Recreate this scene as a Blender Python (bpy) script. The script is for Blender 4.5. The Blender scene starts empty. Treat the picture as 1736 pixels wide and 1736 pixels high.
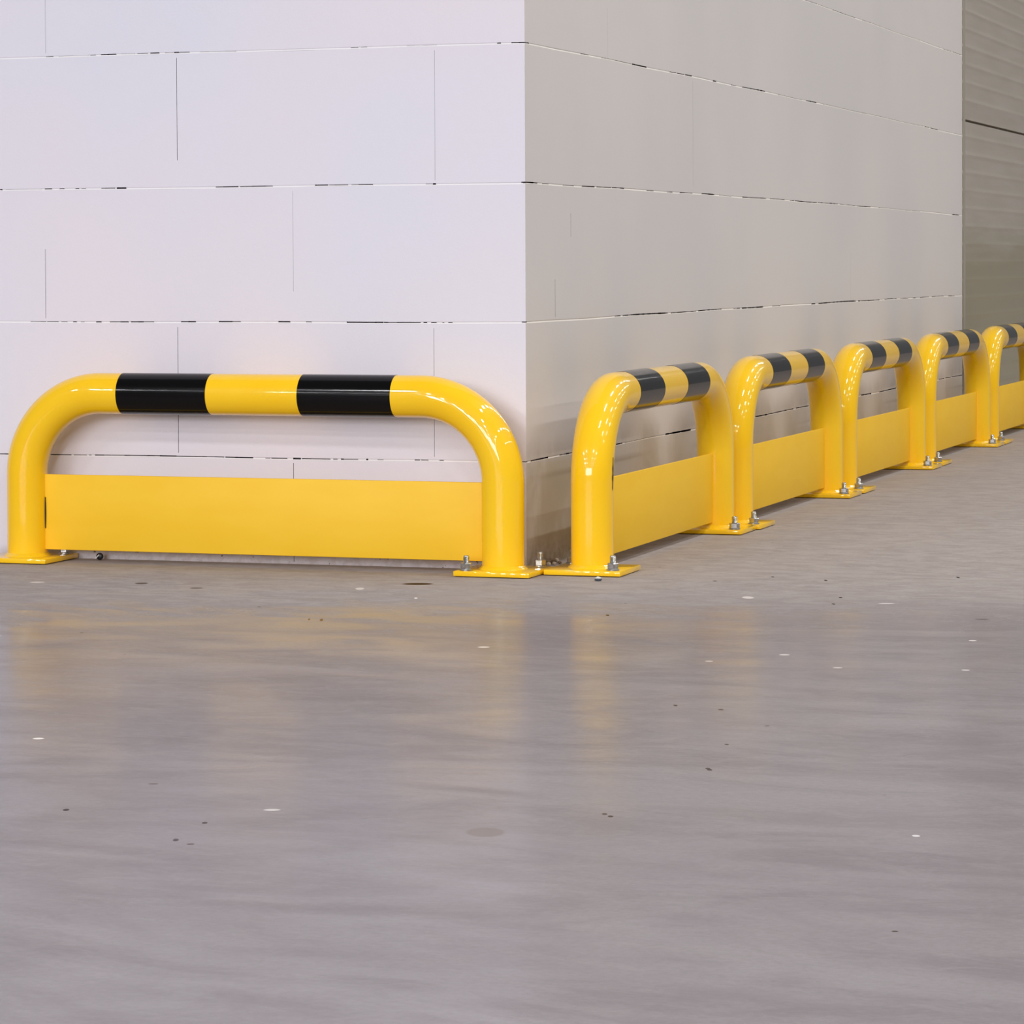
import bpy, bmesh, math, random
from mathutils import Vector, Matrix
random.seed(7)
SC = bpy.context.scene
COL = SC.collection
PI = math.pi

# ------------------------------------------------------------------ calibration
F, CX, CY = 5620.2, 694.6, 587.8
CAM = Vector((1.72196, -5.67992, 0.54932))
YAW, PITCH, ROLL = 0.32935, -0.02489, -0.00466
ZF = 0.19433                      # height of the lowest bed joint
J = [ZF + 0.25 * k for k in range(-1, 12)]   # J[k+1] = joint k
HB, SPAN, RAD, BEND = 0.3515, 0.933, 0.0378, 0.152
PT, PL = 0.0105, 0.140            # plate thickness, plate side
BAND = 0.1785
KB, KT = 0.0227, 0.1625
WALL_END = 4.713

# ------------------------------------------------------------------ helpers
def link(name, me, mats, parent=None):
    o = bpy.data.objects.new(name, me)
    COL.objects.link(o)
    for m in (mats if isinstance(mats, (list, tuple)) else [mats]):
        me.materials.append(m)
    if parent: o.parent = parent
    return o

def obj(name, bm, mats, parent=None, smooth=True, angle=40):
    me = bpy.data.meshes.new(name)
    bmesh.ops.recalc_face_normals(bm, faces=bm.faces)
    bm.to_mesh(me); bm.free()
    if smooth:
        for p in me.polygons: p.use_smooth = True
        me.set_sharp_from_angle(angle=math.radians(angle))
    return link(name, me, mats, parent)

def box(bm, x0, x1, y0, y1, z0, z1, bev=0, seg=2):
    r = bmesh.ops.create_cube(bm, size=1)
    for v in r['verts']:
        v.co = Vector(((x0 + x1) / 2 + v.co.x * (x1 - x0), (y0 + y1) / 2 + v.co.y * (y1 - y0), (z0 + z1) / 2 + v.co.z * (z1 - z0)))
    if bev:
        es = list({e for v in r['verts'] for e in v.link_edges})
        bmesh.ops.bevel(bm, geom=es, offset=bev, segments=seg, affect='EDGES', profile=0.5)

def sweep(bm, pts, rad, n=56, cap=False):
    rings = []
    N = len(pts)
    for i, p in enumerate(pts):
        t = (pts[min(i + 1, N - 1)] - pts[max(i - 1, 0)]).normalized()
        side = Vector((0, 1, 0))
        up = side.cross(t).normalized()
        r = rad[i] if isinstance(rad, list) else rad
        rings.append([bm.verts.new(p + side * math.cos(a) * r + up * math.sin(a) * r)
                      for a in (2 * PI * k / n for k in range(n))])
    for a, b in zip(rings, rings[1:]):
        for k in range(n):
            bm.faces.new((a[k], a[(k + 1) % n], b[(k + 1) % n], b[k]))
    if cap:
        bm.faces.new(rings[0]); bm.faces.new(rings[-1][::-1])

def lathe(bm, prof, n=32, c=(0, 0, 0), caps=True):
    rings = []
    for r, z in prof:
        rings.append([bm.verts.new((c[0] + r * math.cos(2 * PI * k / n), c[1] + r * math.sin(2 * PI * k / n), c[2] + z)) for k in range(n)])
    for a, b in zip(rings, rings[1:]):
        for k in range(n):
            bm.faces.new((a[k], a[(k + 1) % n], b[(k + 1) % n], b[k]))
    if caps:
        bm.faces.new(rings[0]); bm.faces.new(rings[-1][::-1])

def props(o, label=None, cat=None, group=None, kind=None):
    if label: o['label'] = label
    if cat: o['category'] = cat
    if group: o['group'] = group
    if kind: o['kind'] = kind
    return o

# ------------------------------------------------------------------ node helper
class NT:
    def __init__(s, name):
        s.m = bpy.data.materials.new(name); s.m.use_nodes = True
        s.t = s.m.node_tree; s.n = s.t.nodes
        s.b = s.n['Principled BSDF']
    def new(s, k, **kw):
        x = s.n.new(k)
        for a, v in kw.items(): setattr(x, a, v)
        return x
    def put(s, sock, v):
        if isinstance(v, bpy.types.NodeSocket): s.t.links.new(v, sock)
        else: sock.default_value = v
    def math(s, op, a, b=0.0, c=None, clamp=False):
        x = s.new('ShaderNodeMath', operation=op, use_clamp=clamp)
        s.put(x.inputs[0], a); s.put(x.inputs[1], b)
        if c is not None: s.put(x.inputs[2], c)
        return x.outputs[0]
    def mix(s, f, a, b):
        x = s.new('ShaderNodeMix', data_type='RGBA')
        s.put(x.inputs[0], f); s.put(x.inputs[6], a); s.put(x.inputs[7], b)
        return x.outputs[2]
    def ramp(s, f, lo, hi, a=0.0, b=1.0):
        x = s.new('ShaderNodeMapRange', interpolation_type='SMOOTHSTEP')
        s.put(x.inputs[0], f); x.inputs[1].default_value = lo; x.inputs[2].default_value = hi
        x.inputs[3].default_value = a; x.inputs[4].default_value = b
        return x.outputs[0]
    def pos(s, scale=(1, 1, 1), loc=(0, 0, 0), rot=0):
        if not hasattr(s, 'co'): s.co = s.new('ShaderNodeTexCoord').outputs['Object']
        x = s.new('ShaderNodeMapping'); s.t.links.new(s.co, x.inputs[0])
        x.inputs['Scale'].default_value = scale; x.inputs['Location'].default_value = loc
        x.inputs['Rotation'].default_value = (0, 0, rot)
        return x.outputs[0]
    def noise(s, vec, scale, detail=4, rough=.5, dist=0):
        x = s.new('ShaderNodeTexNoise'); s.t.links.new(vec, x.inputs['Vector'])
        x.inputs['Scale'].default_value = scale; x.inputs['Detail'].default_value = detail
        x.inputs['Roughness'].default_value = rough; x.inputs['Distortion'].default_value = dist
        return x.outputs[0]
    def bump(s, h, strength, dist=.001, prev=None):
        x = s.new('ShaderNodeBump'); x.inputs['Strength'].default_value = strength
        x.inputs['Distance'].default_value = dist; s.t.links.new(h, x.inputs['Height'])
        if prev: s.t.links.new(prev, x.inputs['Normal'])
        return x.outputs[0]
    def xyz(s):
        x = s.new('ShaderNodeSeparateXYZ'); s.pos(); s.t.links.new(s.co, x.inputs[0]); return x.outputs

def c3(r, g, b):   # sRGB 0-255 -> linear
    f = lambda v: (v / 255 / 12.92) if v / 255 <= .04045 else ((v / 255 + .055) / 1.055) ** 2.4
    return (f(r), f(g), f(b), 1)

def simple(name, col, rough=.5, metal=0, coat=0):
    n = NT(name)
    n.b.inputs['Base Color'].default_value = col
    n.b.inputs['Roughness'].default_value = rough
    n.b.inputs['Metallic'].default_value = metal
    n.b.inputs['Coat Weight'].default_value = coat
    return n

# yellow powder coat
def yellow():
    n = NT('yellow_powder_coat')
    v = n.pos()
    a = n.noise(v, 9, 3)
    n.put(n.b.inputs['Base Color'], n.mix(n.ramp(a, .3, .7), c3(255, 202, 22), c3(255, 206, 30)))
    n.b.inputs['Roughness'].default_value = .3
    n.b.inputs['Specular IOR Level'].default_value = .1
    n.b.inputs['Coat Weight'].default_value = .8
    n.b.inputs['Coat Roughness'].default_value = .012
    n.put(n.b.inputs['Normal'], n.bump(n.noise(v, 60, 2), .08, .0006))
    n.put(n.b.inputs['Coat Normal'], n.bump(n.noise(v, 28, 2), .06, .0008))
    return n.m
def board_yellow():
    n = NT('yellow_kick_plate_paint')
    v = n.pos()
    a = n.noise(n.pos((1, 1, 3)), 7, 4)
    n.put(n.b.inputs['Base Color'], n.mix(n.ramp(a, .3, .7), c3(248, 198, 42), c3(250, 202, 50)))
    n.b.inputs['Roughness'].default_value = .5
    n.b.inputs['Specular IOR Level'].default_value = .28
    n.put(n.b.inputs['Normal'], n.bump(n.noise(v, 40, 3), .1, .0006))
    return n.m
def black():
    n = simple('black_band_gloss', c3(7, 6, 7), .13, 0, 0); n.b.inputs['Specular IOR Level'].default_value = .27
    n.b.inputs['Coat Roughness'].default_value = .05
    v = n.pos((1, 8, 8))
    n.put(n.b.inputs['Normal'], n.bump(n.noise(v, 25, 2), .08, .0006))
    return n.m
def zinc():
    n = NT('zinc_plated_steel')
    v = n.pos()
    a = n.noise(v, 160, 3)
    n.put(n.b.inputs['Base Color'], n.mix(n.ramp(a, .35, .65), c3(205, 208, 214), c3(172, 172, 160)))
    n.b.inputs['Metallic'].default_value = .9
    n.b.inputs['Roughness'].default_value = .26
    return n.m
M_Y, M_YB, M_K, M_Z = yellow(), board_yellow(), black(), zinc()
M_DARK = simple('dark_gap_grime', c3(52, 42, 30), .9).m

# ------------------------------------------------------------------ wall block material
def wall_mat(name, base, dirt_axis):
    """painted lightweight block. dirt_axis 'B' adds the wet-looking brown splash stains of the side wall"""
    n = NT(name)
    X, Y, Z = n.xyz()[:3]
    v = n.pos()
    big = n.noise(v, 1.3, 3)
    fine = n.noise(v, 320, 3, .6)
    mid = n.noise(v, 40, 5, .6)
    col = n.mix(n.ramp(big, .3, .7), base[0], base[1])
    # dull grime in the lowest course
    g = n.noise(n.pos((1, 1, .7)), 5.5, 5, .6)
    g2 = n.noise(v, 55, 5, .7)
    if dirt_axis == 'B':
        low = n.ramp(Z, ZF - .015, ZF + .006, 1, 0)                  # below the lowest joint
        near = n.ramp(Y, .12, .55, 1, .5)
        m = n.math('MULTIPLY', n.math('MULTIPLY', low, near), n.ramp(g, .36, .62, .35, .9))
        col = n.mix(m, col, c3(188, 178, 158))
        halo = n.math('MULTIPLY', n.ramp(Z, ZF, ZF + .05, 1, 0), n.ramp(g, .40, .60))
        halo = n.math('MULTIPLY', halo, n.math('SUBTRACT', 1.0, low))
        col = n.mix(n.math('MULTIPLY', halo, .35), col, c3(150, 140, 128))
        foot = n.math('MULTIPLY', n.ramp(Z, .0, .07, 1, 0), n.ramp(g2, .42, .62, .2, .9))
        col = n.mix(foot, col, c3(158, 143, 120))
    else:
        foot = n.math('MULTIPLY', n.ramp(Z, .0, .03, 1, 0), n.ramp(g2, .42, .6, .2, .6))
        col = n.mix(foot, col, c3(180, 168, 164))
        spot = n.math('MULTIPLY', n.ramp(Z, .02, .045, 1, 0), n.ramp(n.noise(n.pos((1, 1, 2)), 60, 3), .66, .72))
        col = n.mix(spot, col, c3(96, 82, 76))
    n.put(n.b.inputs['Base Color'], col)
    n.b.inputs['Roughness'].default_value = .55 if dirt_axis == 'A' else .5
    b1 = n.bump(fine, .25, .0006)
    n.put(n.b.inputs['Normal'], n.bump(mid, .2, .0012, b1))
    return n.m
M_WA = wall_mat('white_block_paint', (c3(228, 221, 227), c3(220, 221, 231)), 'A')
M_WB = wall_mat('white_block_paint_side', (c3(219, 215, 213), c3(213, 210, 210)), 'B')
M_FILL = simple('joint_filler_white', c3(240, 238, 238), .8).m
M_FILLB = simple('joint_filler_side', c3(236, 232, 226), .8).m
M_JOINT = simple('open_joint_shadowed_mortar', c3(70, 62, 72), .95).m

# ------------------------------------------------------------------ walls with real open joints
def joint_sag(axis, k, s):
    """small vertical wander of bed joint k at distance s along the wall"""
    if axis == 'B':
        u = s / WALL_END
        amp = {0: -.001, 1: .0022, 2: .0050, 3: .0045, 4: .001}.get(k, 0)
        return amp * math.sin(PI * min(max(u, 0), 1)) ** .8 + .0006 * math.sin(s * 9 + k)
    amp = {3: -.0020, 2: -.0008, 1: .0003, 0: .0002}.get(k, 0)
    return amp * min(s / .9, 1.5) + .0005 * math.sin(s * 11 + 2 * k)

def build_wall(name, axis, L, dashes, verts_j, top, mats):
    """axis 'A': plane y=0 running to -x;  axis 'B': plane x=0 running to +y.  s = distance from the corner"""
    bm = bmesh.new()
    if axis == 'A': P = lambda s, z, d=0: Vector((-s, d, z))
    else:           P = lambda s, z, d=0: Vector((-d, s, z))
    def quad(a, b, c, d, mi):
        f = bm.faces.new([bm.verts.new(p) for p in (a, b, c, d)]); f.material_index = mi
    HJ = .00085                    # half height of an open bed joint
    kmax = 5
    def zj(k, s): return ZF + .25 * k + joint_sag(axis, k, s)
    def pit(s0, s1, z00, z01, z10, z11, depth=.007):
        # z00,z01: lower/upper at s0 ; z10,z11 at s1
        quad(P(s0, z00, depth), P(s1, z10, depth), P(s1, z11, depth), P(s0, z01, depth), 2)
        quad(P(s0, z00), P(s1, z10), P(s1, z10, depth), P(s0, z00, depth), 2)
        quad(P(s0, z01), P(s1, z11), P(s1, z11, depth), P(s0, z01, depth), 2)
        quad(P(s0, z00), P(s0, z01), P(s0, z01, depth), P(s0, z00, depth), 2)
        quad(P(s1, z10), P(s1, z11), P(s1, z11, depth), P(s1, z10, depth), 2)
    rnd = random.Random(11 if axis == 'A' else 23)
    # bed joints
    for k in range(0, kmax + 1):
        ds = sorted(dashes.get(k, []))
        cuts = [0.0]
        s = 0.0
        segs = []
        for a, b, th in ds:
            a = max(a, s); b = min(b, L)
            if b - a < .002: continue
            if a > s: segs.append((s, a, 0))
            # an open dash is broken up a little so its edge is ragged
            q = a
            while q < b - 1e-6:
                e = min(b, q + rnd.uniform(.010, .035))
                segs.append((q, e, th * rnd.uniform(.65, 1.25)))
                q = e
            s = b
        if s < L: segs.append((s, L, 0))
        for a, b, th in segs:
            m = max(1, int((b - a) / .12))
            for i in range(m):
                p, q = a + (b - a) * i / m, a + (b - a) * (i + 1) / m
                z0, z1 = zj(k, p), zj(k, q)
                h = HJ * 1.6
                if th > 0:
                    t = HJ * th
                    pit(p, q, z0 - t, z0 + t, z1 - t, z1 + t)
                    quad(P(p, z0 - h - .0012), P(q, z1 - h - .0012), P(q, z1 - t), P(p, z0 - t), 1)
                    if t < h: quad(P(p, z0 + t), P(q, z1 + t), P(q, z1 + h), P(p, z0 + h), 0)
                    else: quad(P(p, z0 + h), P(q, z1 + h), P(q, z1 + t), P(p, z0 + t), 2)
                else:
                    dpt = .0008
                    quad(P(p, z0 - .0003, dpt), P(q, z1 - .0003, dpt), P(q, z1 + h), P(p, z0 + h), 0)
                    quad(P(p, z0 - h - .0012), P(q, z1 - h - .0012), P(q, z1 - .0003, dpt), P(p, z0 - .0003, dpt), 1)
    # courses between joints
    for k in range(-1, kmax + 1):
        zlo = (lambda s: 0.0) if k < 0 else (lambda s, k=k: zj(k, s) + HJ * 1.6)
        zhi = (lambda s: top) if k == kmax else (lambda s, k=k: zj(k + 1, s) - HJ * 1.6 - .0012)
        cols = []
        s = 0.0
        for sv, f0, f1, w in sorted(verts_j.get(k, [])):
            cols.append((s, sv - w / 2, None)); cols.append((sv - w / 2, sv + w / 2, (f0, f1))); s = sv + w / 2
        cols.append((s, L, None))
        for a, b, rng in cols:
            if rng is None:
                m = max(1, int((b - a) / .12))
                for i in range(m):
                    p, q = a + (b - a) * i / m, a + (b - a) * (i + 1) / m
                    quad(P(p, zlo(p)), P(q, zlo(q)), P(q, zhi(q)), P(p, zhi(p)), 0)
            else:
                lo, hi = zlo(a), zhi(a); H = hi - lo
                z0, z1 = lo + H * rng[0], lo + H * rng[1]
                if z0 > lo: quad(P(a, lo), P(b, lo), P(b, z0), P(a, z0), 0)
                if z1 < hi: quad(P(a, z1), P(b, z1), P(b, hi), P(a, hi), 0)
                pit(a, b, z0, z1, z0, z1, .004)
    T = .24
    # end, top and back faces give the wall its thickness
    quad(P(0, 0), P(0, top), P(0, top, T), P(0, 0, T), 0) if axis == 'A' and False else None
    quad(P(L, 0), P(L, top), P(L, top, T), P(L, 0, T), 0)
    quad(P(0, top), P(L, top), P(L, top, T), P(T, top, T), 0)
    quad(P(T, 0, T), P(L, 0, T), P(L, top, T), P(T, top, T), 0)
    bmesh.ops.remove_doubles(bm, verts=bm.verts, dist=1e-5)
    o = obj(name, bm, mats, smooth=False)
    return props(o, kind='structure')

# pixel -> distance along the wall (used once, to set out the joints measured on the photograph)
def cam_axes():
    fwd0 = Vector((-math.sin(YAW), math.cos(YAW), 0)); right = Vector((math.cos(YAW), math.sin(YAW), 0)); up0 = Vector((0, 0, 1))
    f = fwd0 * math.cos(PITCH) + up0 * math.sin(PITCH); u = up0 * math.cos(PITCH) - fwd0 * math.sin(PITCH)
    return right * math.cos(ROLL) + u * math.sin(ROLL), u * math.cos(ROLL) - right * math.sin(ROLL), f
AR, AU, AF = cam_axes()
def ray(x, y): return (AF + AR * ((x - CX) / F) - AU * ((y - CY) / F)).normalized()
def sA(x, y=500):
    d = ray(x, y); return -(CAM + d * (-CAM.y / d.y)).x
def sB(x, y=500):
    d = ray(x, y); return (CAM + d * (-CAM.x / d.x)).y
def on_floor(x, y):
    d = ray(x, y); return CAM + d * (-CAM.z / d.z)
def DA(y, *pairs): return [(max(sA(b, y), 0), sA(a, y), th) for a, b, th in pairs]
def DB(y, *pairs): return [(max(sB(a, y), 0), sB(b, y), th) for a, b, th in pairs]
dA = {
 3: DA(85, (78, 90, .9), (100, 150, .3), (153, 162, .9), (171, 197, .9), (205, 228, .3), (233, 250, .8), (255, 270, .9), (280, 293, .4), (295, 304, 1.4), (305, 321, .8), (340, 400, .3), (595, 607, .5), (612, 622, .6), (690, 740, .25), (843, 849, 1.1), (867, 893, 1.2)),
 2: DA(315, (0, 4, 1), (10, 70, .25), (76, 88, .9), (101, 109, .7), (128, 134, .7), (138, 145, .5), (172, 195, .7), (198, 214, 1.4), (366, 404, .9), (407, 462, .8), (534, 556, 1), (558, 590, .6), (596, 632, .8), (722, 733, .5), (734, 739, 1.4), (887, 893, 1.3)),
 1: DA(545, (52, 78, .8), (80, 99, .8), (104, 114, .6), (124, 130, .7), (137, 143, .5), (163, 172, 1), (186, 218, .9), (222, 261, .9), (307, 332, 1), (371, 408, 1), (472, 492, 1.1), (519, 528, .9), (588, 650, 1.3), (651, 713, 1.1), (718, 724, .9), (731, 740, .9), (750, 753, .7), (760, 767, .7), (885, 893, .9)),
 0: DA(775, (0, 19, 1.2), (86, 121, 1.1), (125, 147, 1), (151, 155, .9), (161, 250, 1.0), (250, 380, 1.1), (382, 429, 1.0), (450, 458, .9), (460, 487, 1), (497, 510, 1.6), (512, 560, 1.3), (565, 572, .8), (578, 607, 1), (621, 624, 1.4), (640, 650, .7), (703, 712, .9), (714, 726, .9), (745, 752, .9), (860, 893, .9)),
}
vA = {
 3: [(sA(77, 40), .02, 1, .0004), (sA(499, 40), .5, .95, .0003)],
 2: [(sA(300, 200), .20, .97, .0008), (sA(300, 200) + 1.0, .0, .9, .0005), (sA(737, 200), .02, .97, .0004)],
 1: [(sA(77, 430), .02, .55, .0007), (sA(497, 430), .22, .97, .00035), (sA(497, 430) + .93, 0, 1, .0006)],
 0: [(sA(302, 650), .02, .97, .0009), (sA(736, 650), .02, .97, .0006)],
 -1: [(sA(498, 860), .02, .97, .0009)],
}
dB = {
 4: DB(50, (1365, 1385, .6), (1388, 1410, .4), (1412, 1450, .7), (1462, 1476, .6), (1480, 1560, .35), (1600, 1612, .6), (1616, 1628, .7)),
 3: DB(150, (893, 897, .8), (985, 998, .7), (1021, 1070, .5), (1072, 1096, 1.3), (1136, 1146, 1), (1148, 1160, 1.1), (1162, 1173, 1.2), (1209, 1214, 1.4), (1240, 1248, .6), (1259, 1297, 1.3), (1320, 1360, .4), (1367, 1384, 1.4), (1396, 1500, .45), (1500, 1565, .4), (1568, 1575, .9), (1578, 1590, .9)),
 2: DB(335, (889, 911, 1.4), (920, 930, .8), (955, 973, .7), (987, 1008, 1.1), (1012, 1036, .8), (1038, 1058, 1), (1097, 1108, .8), (1132, 1140, .8), (1153, 1174, .9), (1190, 1211, 1.3), (1220, 1240, .5), (1259, 1299, 1.1), (1306, 1330, .7), (1340, 1346, 1), (1348, 1385, 1.2), (1387, 1420, 1), (1424, 1450, .6), (1453, 1476, 1), (1490, 1560, .4), (1615, 1626, 1.4)),
 1: DB(520, (885, 892, .9), (1043, 1052, .8), (1056, 1068, 1.1), (1069, 1132, 1.6), (1138, 1180, 1.1), (1184, 1223, 1.2), (1244, 1255, .9), (1258, 1294, 1.4), (1310, 1323, 1), (1376, 1382, 1.5), (1388, 1451, 1.4), (1455, 1491, 1.2), (1500, 1520, .9), (1527, 1540, .8), (1548, 1552, .8), (1560, 1575, .9), (1580, 1600, .9), (1608, 1618, .8)),
 0: DB(720, (900, 906, 1), (906, 929, 1.9), (949, 958, 1), (959, 970, 1.4), (1045, 1055, 1.4), (1060, 1128, .45), (1128, 1171, 1.9), (1281, 1300, 1.8), (1300, 1345, 1.2), (1350, 1371, 1.4), (1380, 1420, 1), (1460, 1477, 1.7), (1491, 1519, 1.6), (1592, 1601, 1.2), (1603, 1612, 1.2), (1614, 1631, 1.4)),
}
vB = {
 3: [(sB(1030, 80) , .0, .4, .0003)],
 2: [(sB(1175, 250), .05, .97, .0005)],
 1: [(sB(941, 480), .02, .30, .0012), (sB(968, 420), .62, .80, .0010), (sB(1442, 420), 0, .5, .0004)],
 0: [(sB(1175, 600) + .02, .0, .5, .0006)],
}
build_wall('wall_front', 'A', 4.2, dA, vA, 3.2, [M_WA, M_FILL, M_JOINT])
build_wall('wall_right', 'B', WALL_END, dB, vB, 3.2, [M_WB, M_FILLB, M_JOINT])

# ------------------------------------------------------------------ floor
def floor_mat():
    n = NT('power_floated_concrete')
    X, Y, Z = n.xyz()[:3]
    big = n.noise(n.pos((.8, 1.3, 1), rot=.33), 1.5, 4, .55, .6)
    streak = n.noise(n.pos((.7, 1.5, 1), rot=.33), 4.5, 7, .62, 1.2)
    fine = n.noise(n.pos(), 130, 4, .7)
    mott = n.noise(n.pos((1, 1.6, 1)), 16, 6, .7, .8)
    # distance from the foot of the walls, measured square to the aisle (no viewer involved)
    dist = n.math('ADD', n.math('MULTIPLY', X, -.33), n.math('MULTIPLY', Y, .94))
    edge = n.math('ADD', dist, n.math('MULTIPLY', n.math('SUBTRACT', streak, .5), 1.0))
    worn = n.ramp(edge, -.95, -.30)              # 1 = dusty unpolished strip along the barriers
    base = n.mix(n.ramp(big, .32, .68), c3(146, 139, 142), c3(155, 149, 151))
    base = n.mix(n.ramp(streak, .35, .7, 0, .8), base, c3(132, 125, 128))
    base = n.mix(n.ramp(mott, .42, .72, 0, .5), base, c3(156, 151, 151))
    dusty = n.mix(n.ramp(mott, .35, .65), c3(165, 156, 151), c3(181, 173, 168))
    base = n.mix(n.math('MULTIPLY', worn, .85), base, dusty)
    base = n.mix(n.ramp(fine, .3, .75, 0, .18), base, c3(110, 100, 98))
    # grime rings along the wall foot
    # little grit specks
    vo = n.new('ShaderNodeTexVoronoi'); n.t.links.new(n.pos(), vo.inputs['Vector']); vo.inputs['Scale'].default_value = 9
    vo.inputs['Randomness'].default_value = 1
    sp = n.ramp(vo.outputs['Distance'], .020, .034, 1, 0)
    gate = n.new('ShaderNodeSeparateColor'); n.t.links.new(vo.outputs['Color'], gate.inputs[0])
    sp = n.math('MULTIPLY', sp, n.ramp(gate.outputs[0], .42, .45))
    base = n.mix(sp, base, n.mix(n.ramp(gate.outputs[1], .74, .76), c3(70, 55, 50), c3(205, 200, 198)))
    # individual marks seen on the slab: pixel, half width, half depth (m), colour
    marks = [(708, 990, .028, .009, c3(70, 48, 30)), (65, 1252, .0070, .0035, c3(245, 240, 238)), (112, 1373, .0035, .0035, c3(30, 28, 28)),
             (347, 1395, .003, .003, c3(60, 48, 48)), (298, 1424, .003, .004, c3(60, 48, 48)), (323, 1431, .004, .002, c3(80, 62, 60)),
             (820, 1097, .009, .004, c3(235, 228, 222)), (240, 989, .012, .008, c3(110, 98, 92)), (333, 997, .012, .006, c3(110, 98, 92)),
             (461, 1373, .009, .003, c3(215, 212, 208)), (610, 998, .008, .010, c3(215, 208, 200)), (705, 1014, .003, .006, c3(235, 230, 222)),
             (545, 1051, .0028, .009, c3(90, 50, 45)), (524, 1050, .002, .006, c3(90, 50, 45)), (823, 1411, .020, .014, c3(128, 118, 114)),
             (260, 1329, .006, .002, c3(98, 80, 78)), (63, 987, .014, .006, c3(215, 208, 200)), (1025, 1380, .003, .003, c3(70, 55, 52)),
             (1145, 1196, .0028, .004, c3(60, 50, 48)), (1200, 1303, .003, .003, c3(70, 58, 54)), (1232, 1262, .0026, .003, c3(70, 58, 54)),
             (1268, 1013, .010, .010, c3(215, 208, 202)), (1649, 1086, .006, .004, c3(225, 220, 216)), (1330, 1110, .008, .004, c3(220, 214, 210)),
             (1624, 979, .003, .006, c3(50, 42, 40)), (1400, 984, .003, .006, c3(70, 56, 52)), (1425, 1013, .003, .005, c3(60, 48, 46)), (1413, 1024, .003, .004, c3(60, 48, 46)),
             (1030, 1043, .003, .005, c3(50, 44, 44)), (1222, 1203, .0036, .003, c3(60, 52, 50)), (1203, 1305, .003, .003, c3(60, 48, 46)), (1035, 1384, .003, .003, c3(60, 48, 46)),
             (1553, 1417, .004, .003, c3(225, 222, 220)), (1665, 1050, .012, .003, c3(96, 88, 88)), (1503, 1023, .014, .004, c3(215, 208, 204)), (1202, 1121, .006, .003, c3(222, 214, 206)),
             (1420, 1132, .007, .003, c3(220, 214, 210)), (1637, 1136, .006, .003, c3(220, 214, 210)), (1310, 978, .003, .004, c3(60, 48, 46)), (1212, 985, .004, .003, c3(70, 58, 54))]
    for px, py, a, b, col in marks:
        c = on_floor(px, py)
        mp = n.new('ShaderNodeMapping', vector_type='TEXTURE'); n.t.links.new(n.co, mp.inputs[0])
        mp.inputs['Location'].default_value = (c.x, c.y, 0); mp.inputs['Rotation'].default_value = (0, 0, .33)
        mp.inputs['Scale'].default_value = (a, b * 2.0, 1)
        ln = n.new('ShaderNodeVectorMath', operation='LENGTH'); n.t.links.new(mp.outputs[0], ln.inputs[0])
        base = n.mix(n.ramp(ln.outputs['Value'], .75, 1.1, 1, 0), base, col)
    n.put(n.b.inputs['Base Color'], base)
    # polish
    r = n.ramp(streak, .3, .7, .12, .22)
    r = n.math('ADD', r, n.math('MULTIPLY', worn, .22))
    r = n.math('ADD', r, n.ramp(mott, .4, .75, 0, .06))
    n.put(n.b.inputs['Roughness'], r)
    n.b.inputs['IOR'].default_value = 1.36
    n.b.inputs['Specular IOR Level'].default_value = .4
    b1 = n.bump(fine, .12, .0005)
    nb = n.bump(streak, .10, .004, b1)
    n.put(n.b.inputs['Normal'], nb)
    # fine dust lies over the polish and dulls it
    df = n.new('ShaderNodeBsdfDiffuse'); n.put(df.inputs['Color'], base); n.put(df.inputs['Normal'], nb)
    mx = n.new('ShaderNodeMixShader'); out = [q for q in n.n if q.type == 'OUTPUT_MATERIAL'][0]
    patch = n.ramp(n.noise(n.pos((1, 1.4, 1), rot=.33), 3.2, 5, .6, .8), .35, .65, -.10, .14)
    n.put(mx.inputs[0], n.math('ADD', n.ramp(worn, 0, 1, .50, .88), patch, clamp=True))
    n.t.links.new(n.b.outputs[0], mx.inputs[1]); n.t.links.new(df.outputs[0], mx.inputs[2]); n.t.links.new(mx.outputs[0], out.inputs[0])
    return n.m
bm = bmesh.new()
fs = [bm.verts.new(p) for p in ((-9, -16, 0), (18, -16, 0), (18, 20, 0), (-9, 20, 0))]
bm.faces.new(fs)
r = bmesh.ops.extrude_face_region(bm, geom=list(bm.faces))
for v in [g for g in r['geom'] if isinstance(g, bmesh.types.BMVert)]: v.co.z -= .2
props(obj('floor', bm, floor_mat(), smooth=False), kind='structure')

# ------------------------------------------------------------------ ribbed sandwich-panel wall beyond the block wall
def panel_mat():
    n = NT('grey_ribbed_sheet')
    a = n.noise(n.pos((1, .25, 4)), 9, 4, .6)
    col = n.mix(n.ramp(a, .3, .7), c3(190, 182, 168), c3(198, 190, 178))
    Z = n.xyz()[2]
    low_olive = n.ramp(n.math('ADD', Z, n.math('MULTIPLY', n.math('SUBTRACT', a, .5), .12)), .52, .72, .85, 0)   # darker olive put into the colour of the lower sheet, fading out upwards
    n.put(n.b.inputs['Base Color'], n.mix(low_olive, col, c3(160, 153, 124)))
    n.b.inputs['Metallic'].default_value = .25
    n.b.inputs['Roughness'].default_value = .3
    return n.m
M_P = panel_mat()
bm = bmesh.new()
XP = -.030
y0, y1 = WALL_END - .02, WALL_END + 9
jz = []
dj = ray(1640, 205); t = (XP - CAM.x) / dj.x; zc = (CAM + dj * t).z      # height of the joint between two panels
pitch = .0575
prof = []
z = 0.0
zs = set()
k0 = zc - math.floor(zc / pitch) * pitch
prof = [(0, XP)]
zz = k0 - pitch
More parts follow.
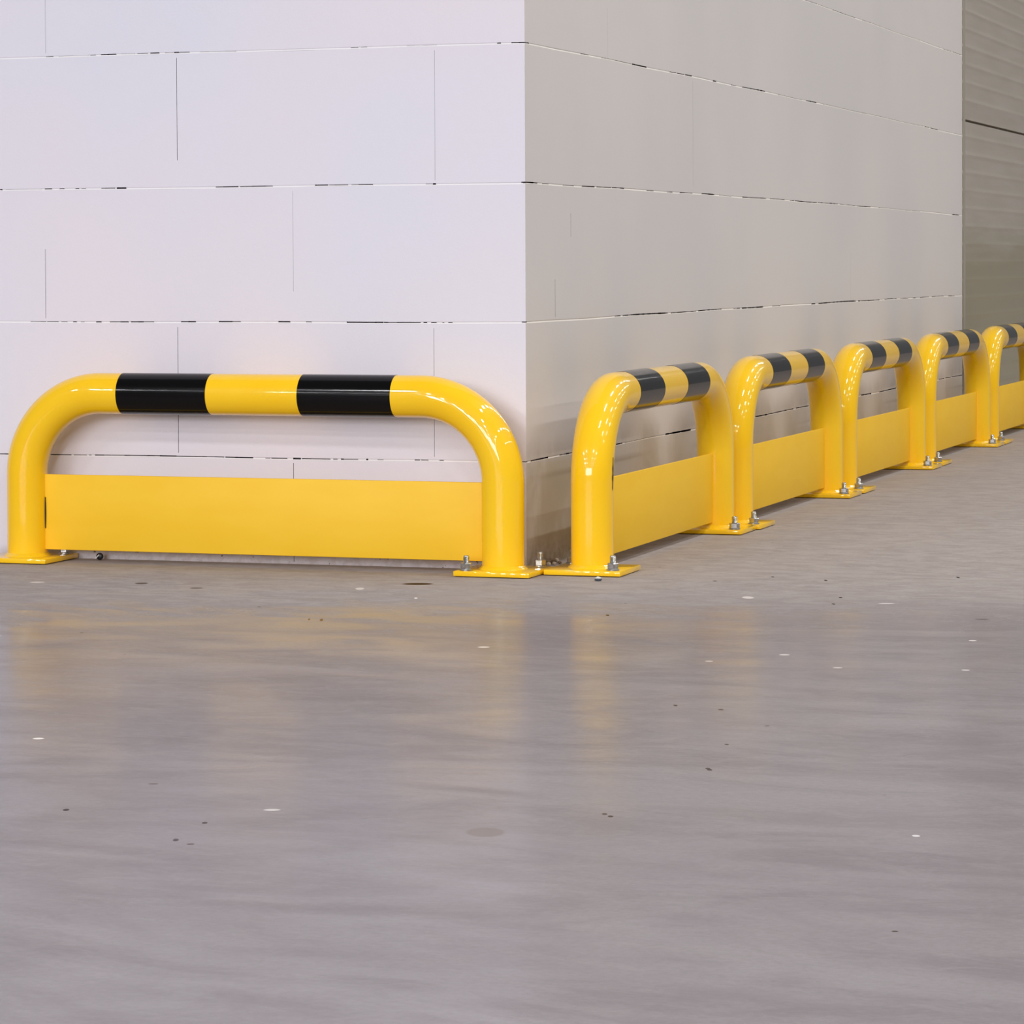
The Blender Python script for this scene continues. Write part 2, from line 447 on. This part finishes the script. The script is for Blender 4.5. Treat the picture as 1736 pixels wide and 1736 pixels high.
while zz < 3.2:
    if abs(zz - zc) < .005 :
        prof += [(zz - .004, XP), (zz - .004, XP - .024), (zz + .004, XP - .024), (zz + .004, XP)]
    else:
        for a, d in ((0, .0004), (.005, .0019), (.008, .0019), (.013, .0004), (.020, .0), (.034, .0003), (.050, .0)):
            if zz + a > .002: prof.append((zz + a, XP + d))
    zz += pitch
va = [bm.verts.new((x, y0, z)) for z, x in prof]; vb = [bm.verts.new((x, y1, z)) for z, x in prof]
for i in range(len(prof) - 1): bm.faces.new((va[i], vb[i], vb[i + 1], va[i + 1]))
r_ = bmesh.ops.extrude_face_region(bm, geom=list(bm.faces))
for v in [g for g in r_['geom'] if isinstance(g, bmesh.types.BMVert)]: v.co.x = XP - .06
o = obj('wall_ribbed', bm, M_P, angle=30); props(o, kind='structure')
# narrow flashing that covers the end of the blocks
bm = bmesh.new(); box(bm, XP - .01, XP + .004, WALL_END + .186, WALL_END + .222, .0, 3.2, .001, 1)
props(obj('trim_1', bm, simple('grey_flashing', c3(168, 163, 152), .4, .1).m), kind='structure')

# ------------------------------------------------------------------ barrier
def bolt(parent, x, y, z, rot, tilt=0):
    bm = bmesh.new()
    prof = [(.0052, 0), (.0057, .001)]
    zz = .002
    while zz < .0245:
        prof += [(.0057, zz), (.0051, zz + .0009)]; zz += .0018
    prof += [(.0048, .0258), (.0034, .0268)]
    lathe(bm, prof, 20)
    st = obj('anchor_bolt', bm, M_Z, parent); st.location = (x, y, z); st.rotation_euler = (tilt, 0, rot)
    bm = bmesh.new(); lathe(bm, [(.0060, .0005), (.0118, .0005), (.0118, .0026), (.0060, .0026)], 32, caps=False)
    obj('washer', bm, M_Z, st)
    bm = bmesh.new(); R = .0106; zs = [.0026, .0036, .0120, .0131]; rs = [.93, 1.0, 1.0, .93]; rings = []
    for zz, rr in zip(zs, rs): rings.append([bm.verts.new((R * rr * math.cos(k * PI / 3), R * rr * math.sin(k * PI / 3), zz)) for k in range(6)])
    for a, b in zip(rings, rings[1:]):
        for k in range(6): bm.faces.new((a[k], a[(k + 1) % 6], b[(k + 1) % 6], b[k]))
    bm.faces.new(rings[0]); bm.faces.new(rings[-1][::-1])
    obj('nut', bm, M_Z, st, smooth=False)
    return st

def make_barrier():
    root = bpy.data.objects.new('hoop_barrier', None); COL.objects.link(root)
    zt = HB - RAD
    pts = [Vector((0, 0, PT)), Vector((0, 0, PT + .05))]
    pts += [Vector((0, 0, zt - BEND))]
    for i in range(1, 41):
        a = PI / 2 * i / 40
        pts.append(Vector((BEND - BEND * math.cos(a), 0, zt - BEND + BEND * math.sin(a))))
    pts2 = [Vector((SPAN - p.x, 0, p.z)) for p in reversed(pts)]
    bm = bmesh.new(); sweep(bm, pts + pts2, RAD, 72)
    obj('bent_tube', bm, M_Y, root, angle=60)
    for s in (-1, 1):
        a = SPAN / 2 + s * BAND - BAND / 2
        bm = bmesh.new()
        q = [Vector((a + d, 0, zt)) for d in (0, .0003, BAND - .0003, BAND)]
        sweep(bm, q, [RAD - .0002, RAD + .0004, RAD + .0004, RAD - .0002], 72)
        o = obj('black_band', bm, M_K, root, angle=60); o['label'] = 'glossy black band on the yellow tube'
    # kick plate: thin sheet with small rolled edges
    bm = bmesh.new(); box(bm, RAD - .0015, SPAN - RAD + .0015, -.003, .003, KB, KT, .0012, 2)
    obj('kick_plate', bm, M_YB, root)
    for x in (0, SPAN):
        bm = bmesh.new(); h = PL / 2
        box(bm, x - h, x + h, -h, h, .0014, PT, .0016, 2)
        obj('base_plate', bm, M_Y, root)
        bm = bmesh.new()
        lathe(bm, [(RAD - .002, 0), (RAD + .0065, -.0002), (RAD + .0055, .0015), (RAD + .0030, .0030), (RAD + .0012, .0050), (RAD - .001, .0068)], 64, (x, 0, PT), caps=False)
        for v in bm.verts:
            an = math.atan2(v.co.y, v.co.x - x); rr = 1 + .012 * math.sin(an * 23) ; v.co.x = x + (v.co.x - x) * rr; v.co.y *= rr
        obj('weld_bead', bm, M_Y, root)
        for sx, sy in ((-1, -1), (1, 1)):
            bolt(root, x + sx * .0515, sy * .0515, PT, random.uniform(0, 1))
    return root

def copy_tree(o, parent=None):
    c = o.copy(); COL.objects.link(c); c.parent = parent
    for ch in list(o.children): copy_tree(ch, c)
    return c

proto = make_barrier()
XB = .1315
specs = [
 ((-.0151 - SPAN, -.0745), -.018, 'black and yellow hoop barrier across the bright left wall, left of the corner'),
 ((XB - .003, -.0215), PI / 2 + .002, 'hoop barrier nearest the corner in the row along the shaded wall'),
 ((XB + .002, 1.0545), PI / 2, 'second hoop barrier from the corner in the row along the shaded wall'),
 ((XB + .002, 2.1615), PI / 2, 'middle hoop barrier of the row of five along the shaded wall'),
 ((XB - .001, 3.2705), PI / 2, 'hoop barrier just where the block wall ends, second from the far end of the row'),
 ((XB - .001, 4.3715), PI / 2 + .002, 'farthest hoop barrier, in front of the grey ribbed sheet wall, cut by the photo edge'),
]
bars = []
for i, (p, rz, lab) in enumerate(specs):
    b = proto if i == 0 else copy_tree(proto)
    b.location = (p[0], p[1], 0); b.rotation_euler = (0, 0, rz)
    props(b, lab, 'safety barrier', 'yellow and black hoop barriers around the corner')
    bars.append(b)
# two open weld gaps the photograph shows beside the legs
def gap(parent, x, z0, z1, w, y0=-.0042, y1=-.0026, lean=0):
    bm = bmesh.new(); n = 10; L, R = [], []
    for i in range(n + 1):
        t = i / n; z = z0 + (z1 - z0) * t; ww = w * (.35 + .65 * math.sin(PI * min(max(t, .08), .92))) / 2; c = x + lean * t
        L.append((c - ww, z)); R.append((c + ww, z))
    out = L + R[::-1]
    a = [bm.verts.new((p, y0, q)) for p, q in out]; b = [bm.verts.new((p, y1, q)) for p, q in out]
    bm.faces.new(a); bm.faces.new(b[::-1])
    for i in range(len(out)): j = (i + 1) % len(out); bm.faces.new((a[i], a[j], b[j], b[i]))
    o = obj('weld_gap', bm, M_DARK, parent, smooth=False); o['label'] = 'dark open slit beside the tube'
gap(bars[0], RAD + .0012, .062, .120, .0026)
bm = bmesh.new(); nz = 12; rows = []
for i in range(nz + 1):
    t = i / nz; z = .148 + .058 * t; wdt = .0028 * (.3 + math.sin(PI * min(max(t, .06), .94))) * (1 + .3 * math.sin(t * 21))
    a0 = math.radians(-93 + 8 * t)
    rows.append([bm.verts.new(((RAD + .0005) * math.cos(a0 + q * wdt / RAD), (RAD + .0005) * math.sin(a0 + q * wdt / RAD), z)) for q in (-1, 0, 1)])
for a, b in zip(rows, rows[1:]):
    for k in range(2): bm.faces.new((a[k], a[k + 1], b[k + 1], b[k]))
o = obj('paint_chip', bm, M_DARK, bars[1]); o['label'] = 'dark chip in the yellow paint'

# ------------------------------------------------------------------ little things lying on the floor
g = on_floor(162, 951)
root = bpy.data.objects.new('rubber_plug', None); COL.objects.link(root); root.location = (g.x, -.024, 0)
props(root, 'small round black plug with a white pin, on the floor under the left kick plate', 'plug')
bm = bmesh.new()
lathe(bm, [(.0015, -.0052), (.0045, -.0045), (.0064, -.002), (.0068, .001), (.0058, .0042), (.003, .0054)], 28)
bmesh.ops.rotate(bm, verts=bm.verts, matrix=Matrix.Rotation(PI / 2, 3, 'X')); bmesh.ops.translate(bm, verts=bm.verts, vec=(0, 0, .0069))
obj('cap', bm, simple('black_rubber', c3(18, 18, 20), .4).m, root)
bm = bmesh.new()
sweep(bm, [Vector((-.0052, 0, -.0)), Vector((.0028, 0, .0072))], [.0011, .0013], 12, cap=True)
bmesh.ops.translate(bm, verts=bm.verts, vec=(-.0012, -.0068, .0032))
o = obj('pin', bm, simple('white_plastic', c3(240, 240, 240), .4).m, root); o['label'] = 'white pin'
g = on_floor(1014, 985)
bm = bmesh.new(); bmesh.ops.create_icosphere(bm, subdivisions=3, radius=1)
for v in bm.verts:
    n_ = v.co.copy(); k = 1 + .10 * math.sin(5 * n_.x + 2) * math.cos(4 * n_.y) + .06 * math.sin(9 * n_.z + 3 * n_.x)
    v.co = Vector((n_.x * .0064, n_.y * .0050, max(n_.z, -.7) * .0044)) * k
    v.co.z += .0031
mm = NT('grey_stone'); nn = mm.noise(mm.pos(), 320, 3)
mm.put(mm.b.inputs['Base Color'], mm.mix(mm.ramp(mm.xyz()[2], .0040, .0056), c3(70, 74, 84), c3(222, 220, 212))); mm.b.inputs['Roughness'].default_value = .7
o = obj('pebble', bm, mm.m); o.location = (g.x, g.y, 0)
props(o, 'small dark pebble with a pale top, beside the first plate right of the corner', 'pebble')
# crumbled mortar at the foot of the side wall, near the corner
def crumb(loc, r, seed, mat, label):
    rr = random.Random(seed); bm = bmesh.new(); bmesh.ops.create_icosphere(bm, subdivisions=2, radius=1)
    for v in bm.verts: v.co = v.co * r * rr.uniform(.75, 1.15); v.co.z = v.co.z * .8
    lo = min(v.co.z for v in bm.verts)
    for v in bm.verts: v.co.z -= lo
    o = obj('mortar_crumb', bm, mat, smooth=False); o.location = loc
    props(o, label, 'rubble', 'mortar crumbs at the foot of the side wall')
mc = simple('mortar_grey_brown', c3(120, 100, 78), .9).m; mc2 = simple('mortar_pale', c3(190, 176, 156), .9).m
LBL = 'crumb of mortar at the wall foot, between the two plates at the corner'
for i, (x, y, r_, m_) in enumerate([(.010, .070, .0062, mc), (.016, .085, .0048, mc2), (.009, .100, .0070, mc), (.020, .108, .0042, mc2), (.011, .126, .0075, mc), (.024, .130, .0036, mc), (.012, .150, .0056, mc2)]):
    crumb((x, y, 0), r_, i, m_, LBL)

# ------------------------------------------------------------------ light: rows of tubular hall lamps, plus added fill panels
def lamp(x, y, z, sx, sy, power, col, tilt=(0, 0, 0)):
    l = bpy.data.lights.new('hall_lamp_or_fill', 'AREA'); l.shape = 'RECTANGLE'; l.size = sx; l.size_y = sy
    l.energy = power * LP; l.color = col
    o = bpy.data.objects.new('hall_lamp_or_fill', l); COL.objects.link(o); o.location = (x, y, z); o.rotation_euler = tilt
    return o
LP = .40
COOL = (.96, .95, 1.0); WARM = (1.0, .97, .93)
for x in (2.6, 5.6, 8.6):                       # rows over the aisle, beside the shaded wall
    for iy in range(9):
        lamp(x, -2 + 2.3 * iy, 4.8, .25, .9, 92 if iy < 3 else 58, WARM)
for x in (-6.5, -3.5, 2.6, 5.6):           # rows over the open hall in front
    for iy in range(6):
        lamp(x, -7.5 - 3.2 * iy, 4.8, .25, .9, 245, COOL)
for k in range(6):                              # added fill panels behind the camera, brightening wall_front; split up for streaked reflections
    lamp(-7.5 + 2.4 * k, -23, 3.6, 1.1, 3.0, 630, COOL, (math.radians(90), 0, 0))

w = bpy.data.worlds.new('world'); SC.world = w; w.use_nodes = True
bg = w.node_tree.nodes['Background']; bg.inputs[0].default_value = (.93, .92, .95, 1); bg.inputs[1].default_value = .16

# ------------------------------------------------------------------ camera
cd = bpy.data.cameras.new('camera'); cam = bpy.data.objects.new('camera', cd); COL.objects.link(cam)
cd.sensor_fit = 'HORIZONTAL'; cd.sensor_width = 36; cd.lens = F / 1736 * 36
cd.shift_x = (868 - CX) / 1736; cd.shift_y = (CY - 868) / 1736
cd.clip_start = .1; cd.clip_end = 100
m = Matrix((AR, AU, -AF)).transposed().to_4x4(); m.translation = CAM
cam.matrix_world = m
SC.camera = cam
SC.view_settings.view_transform = 'Standard'; SC.view_settings.look = 'None'
SC.view_settings.gamma = 1; SC.view_settings.use_curve_mapping = False
SC.view_settings.exposure = 0.2
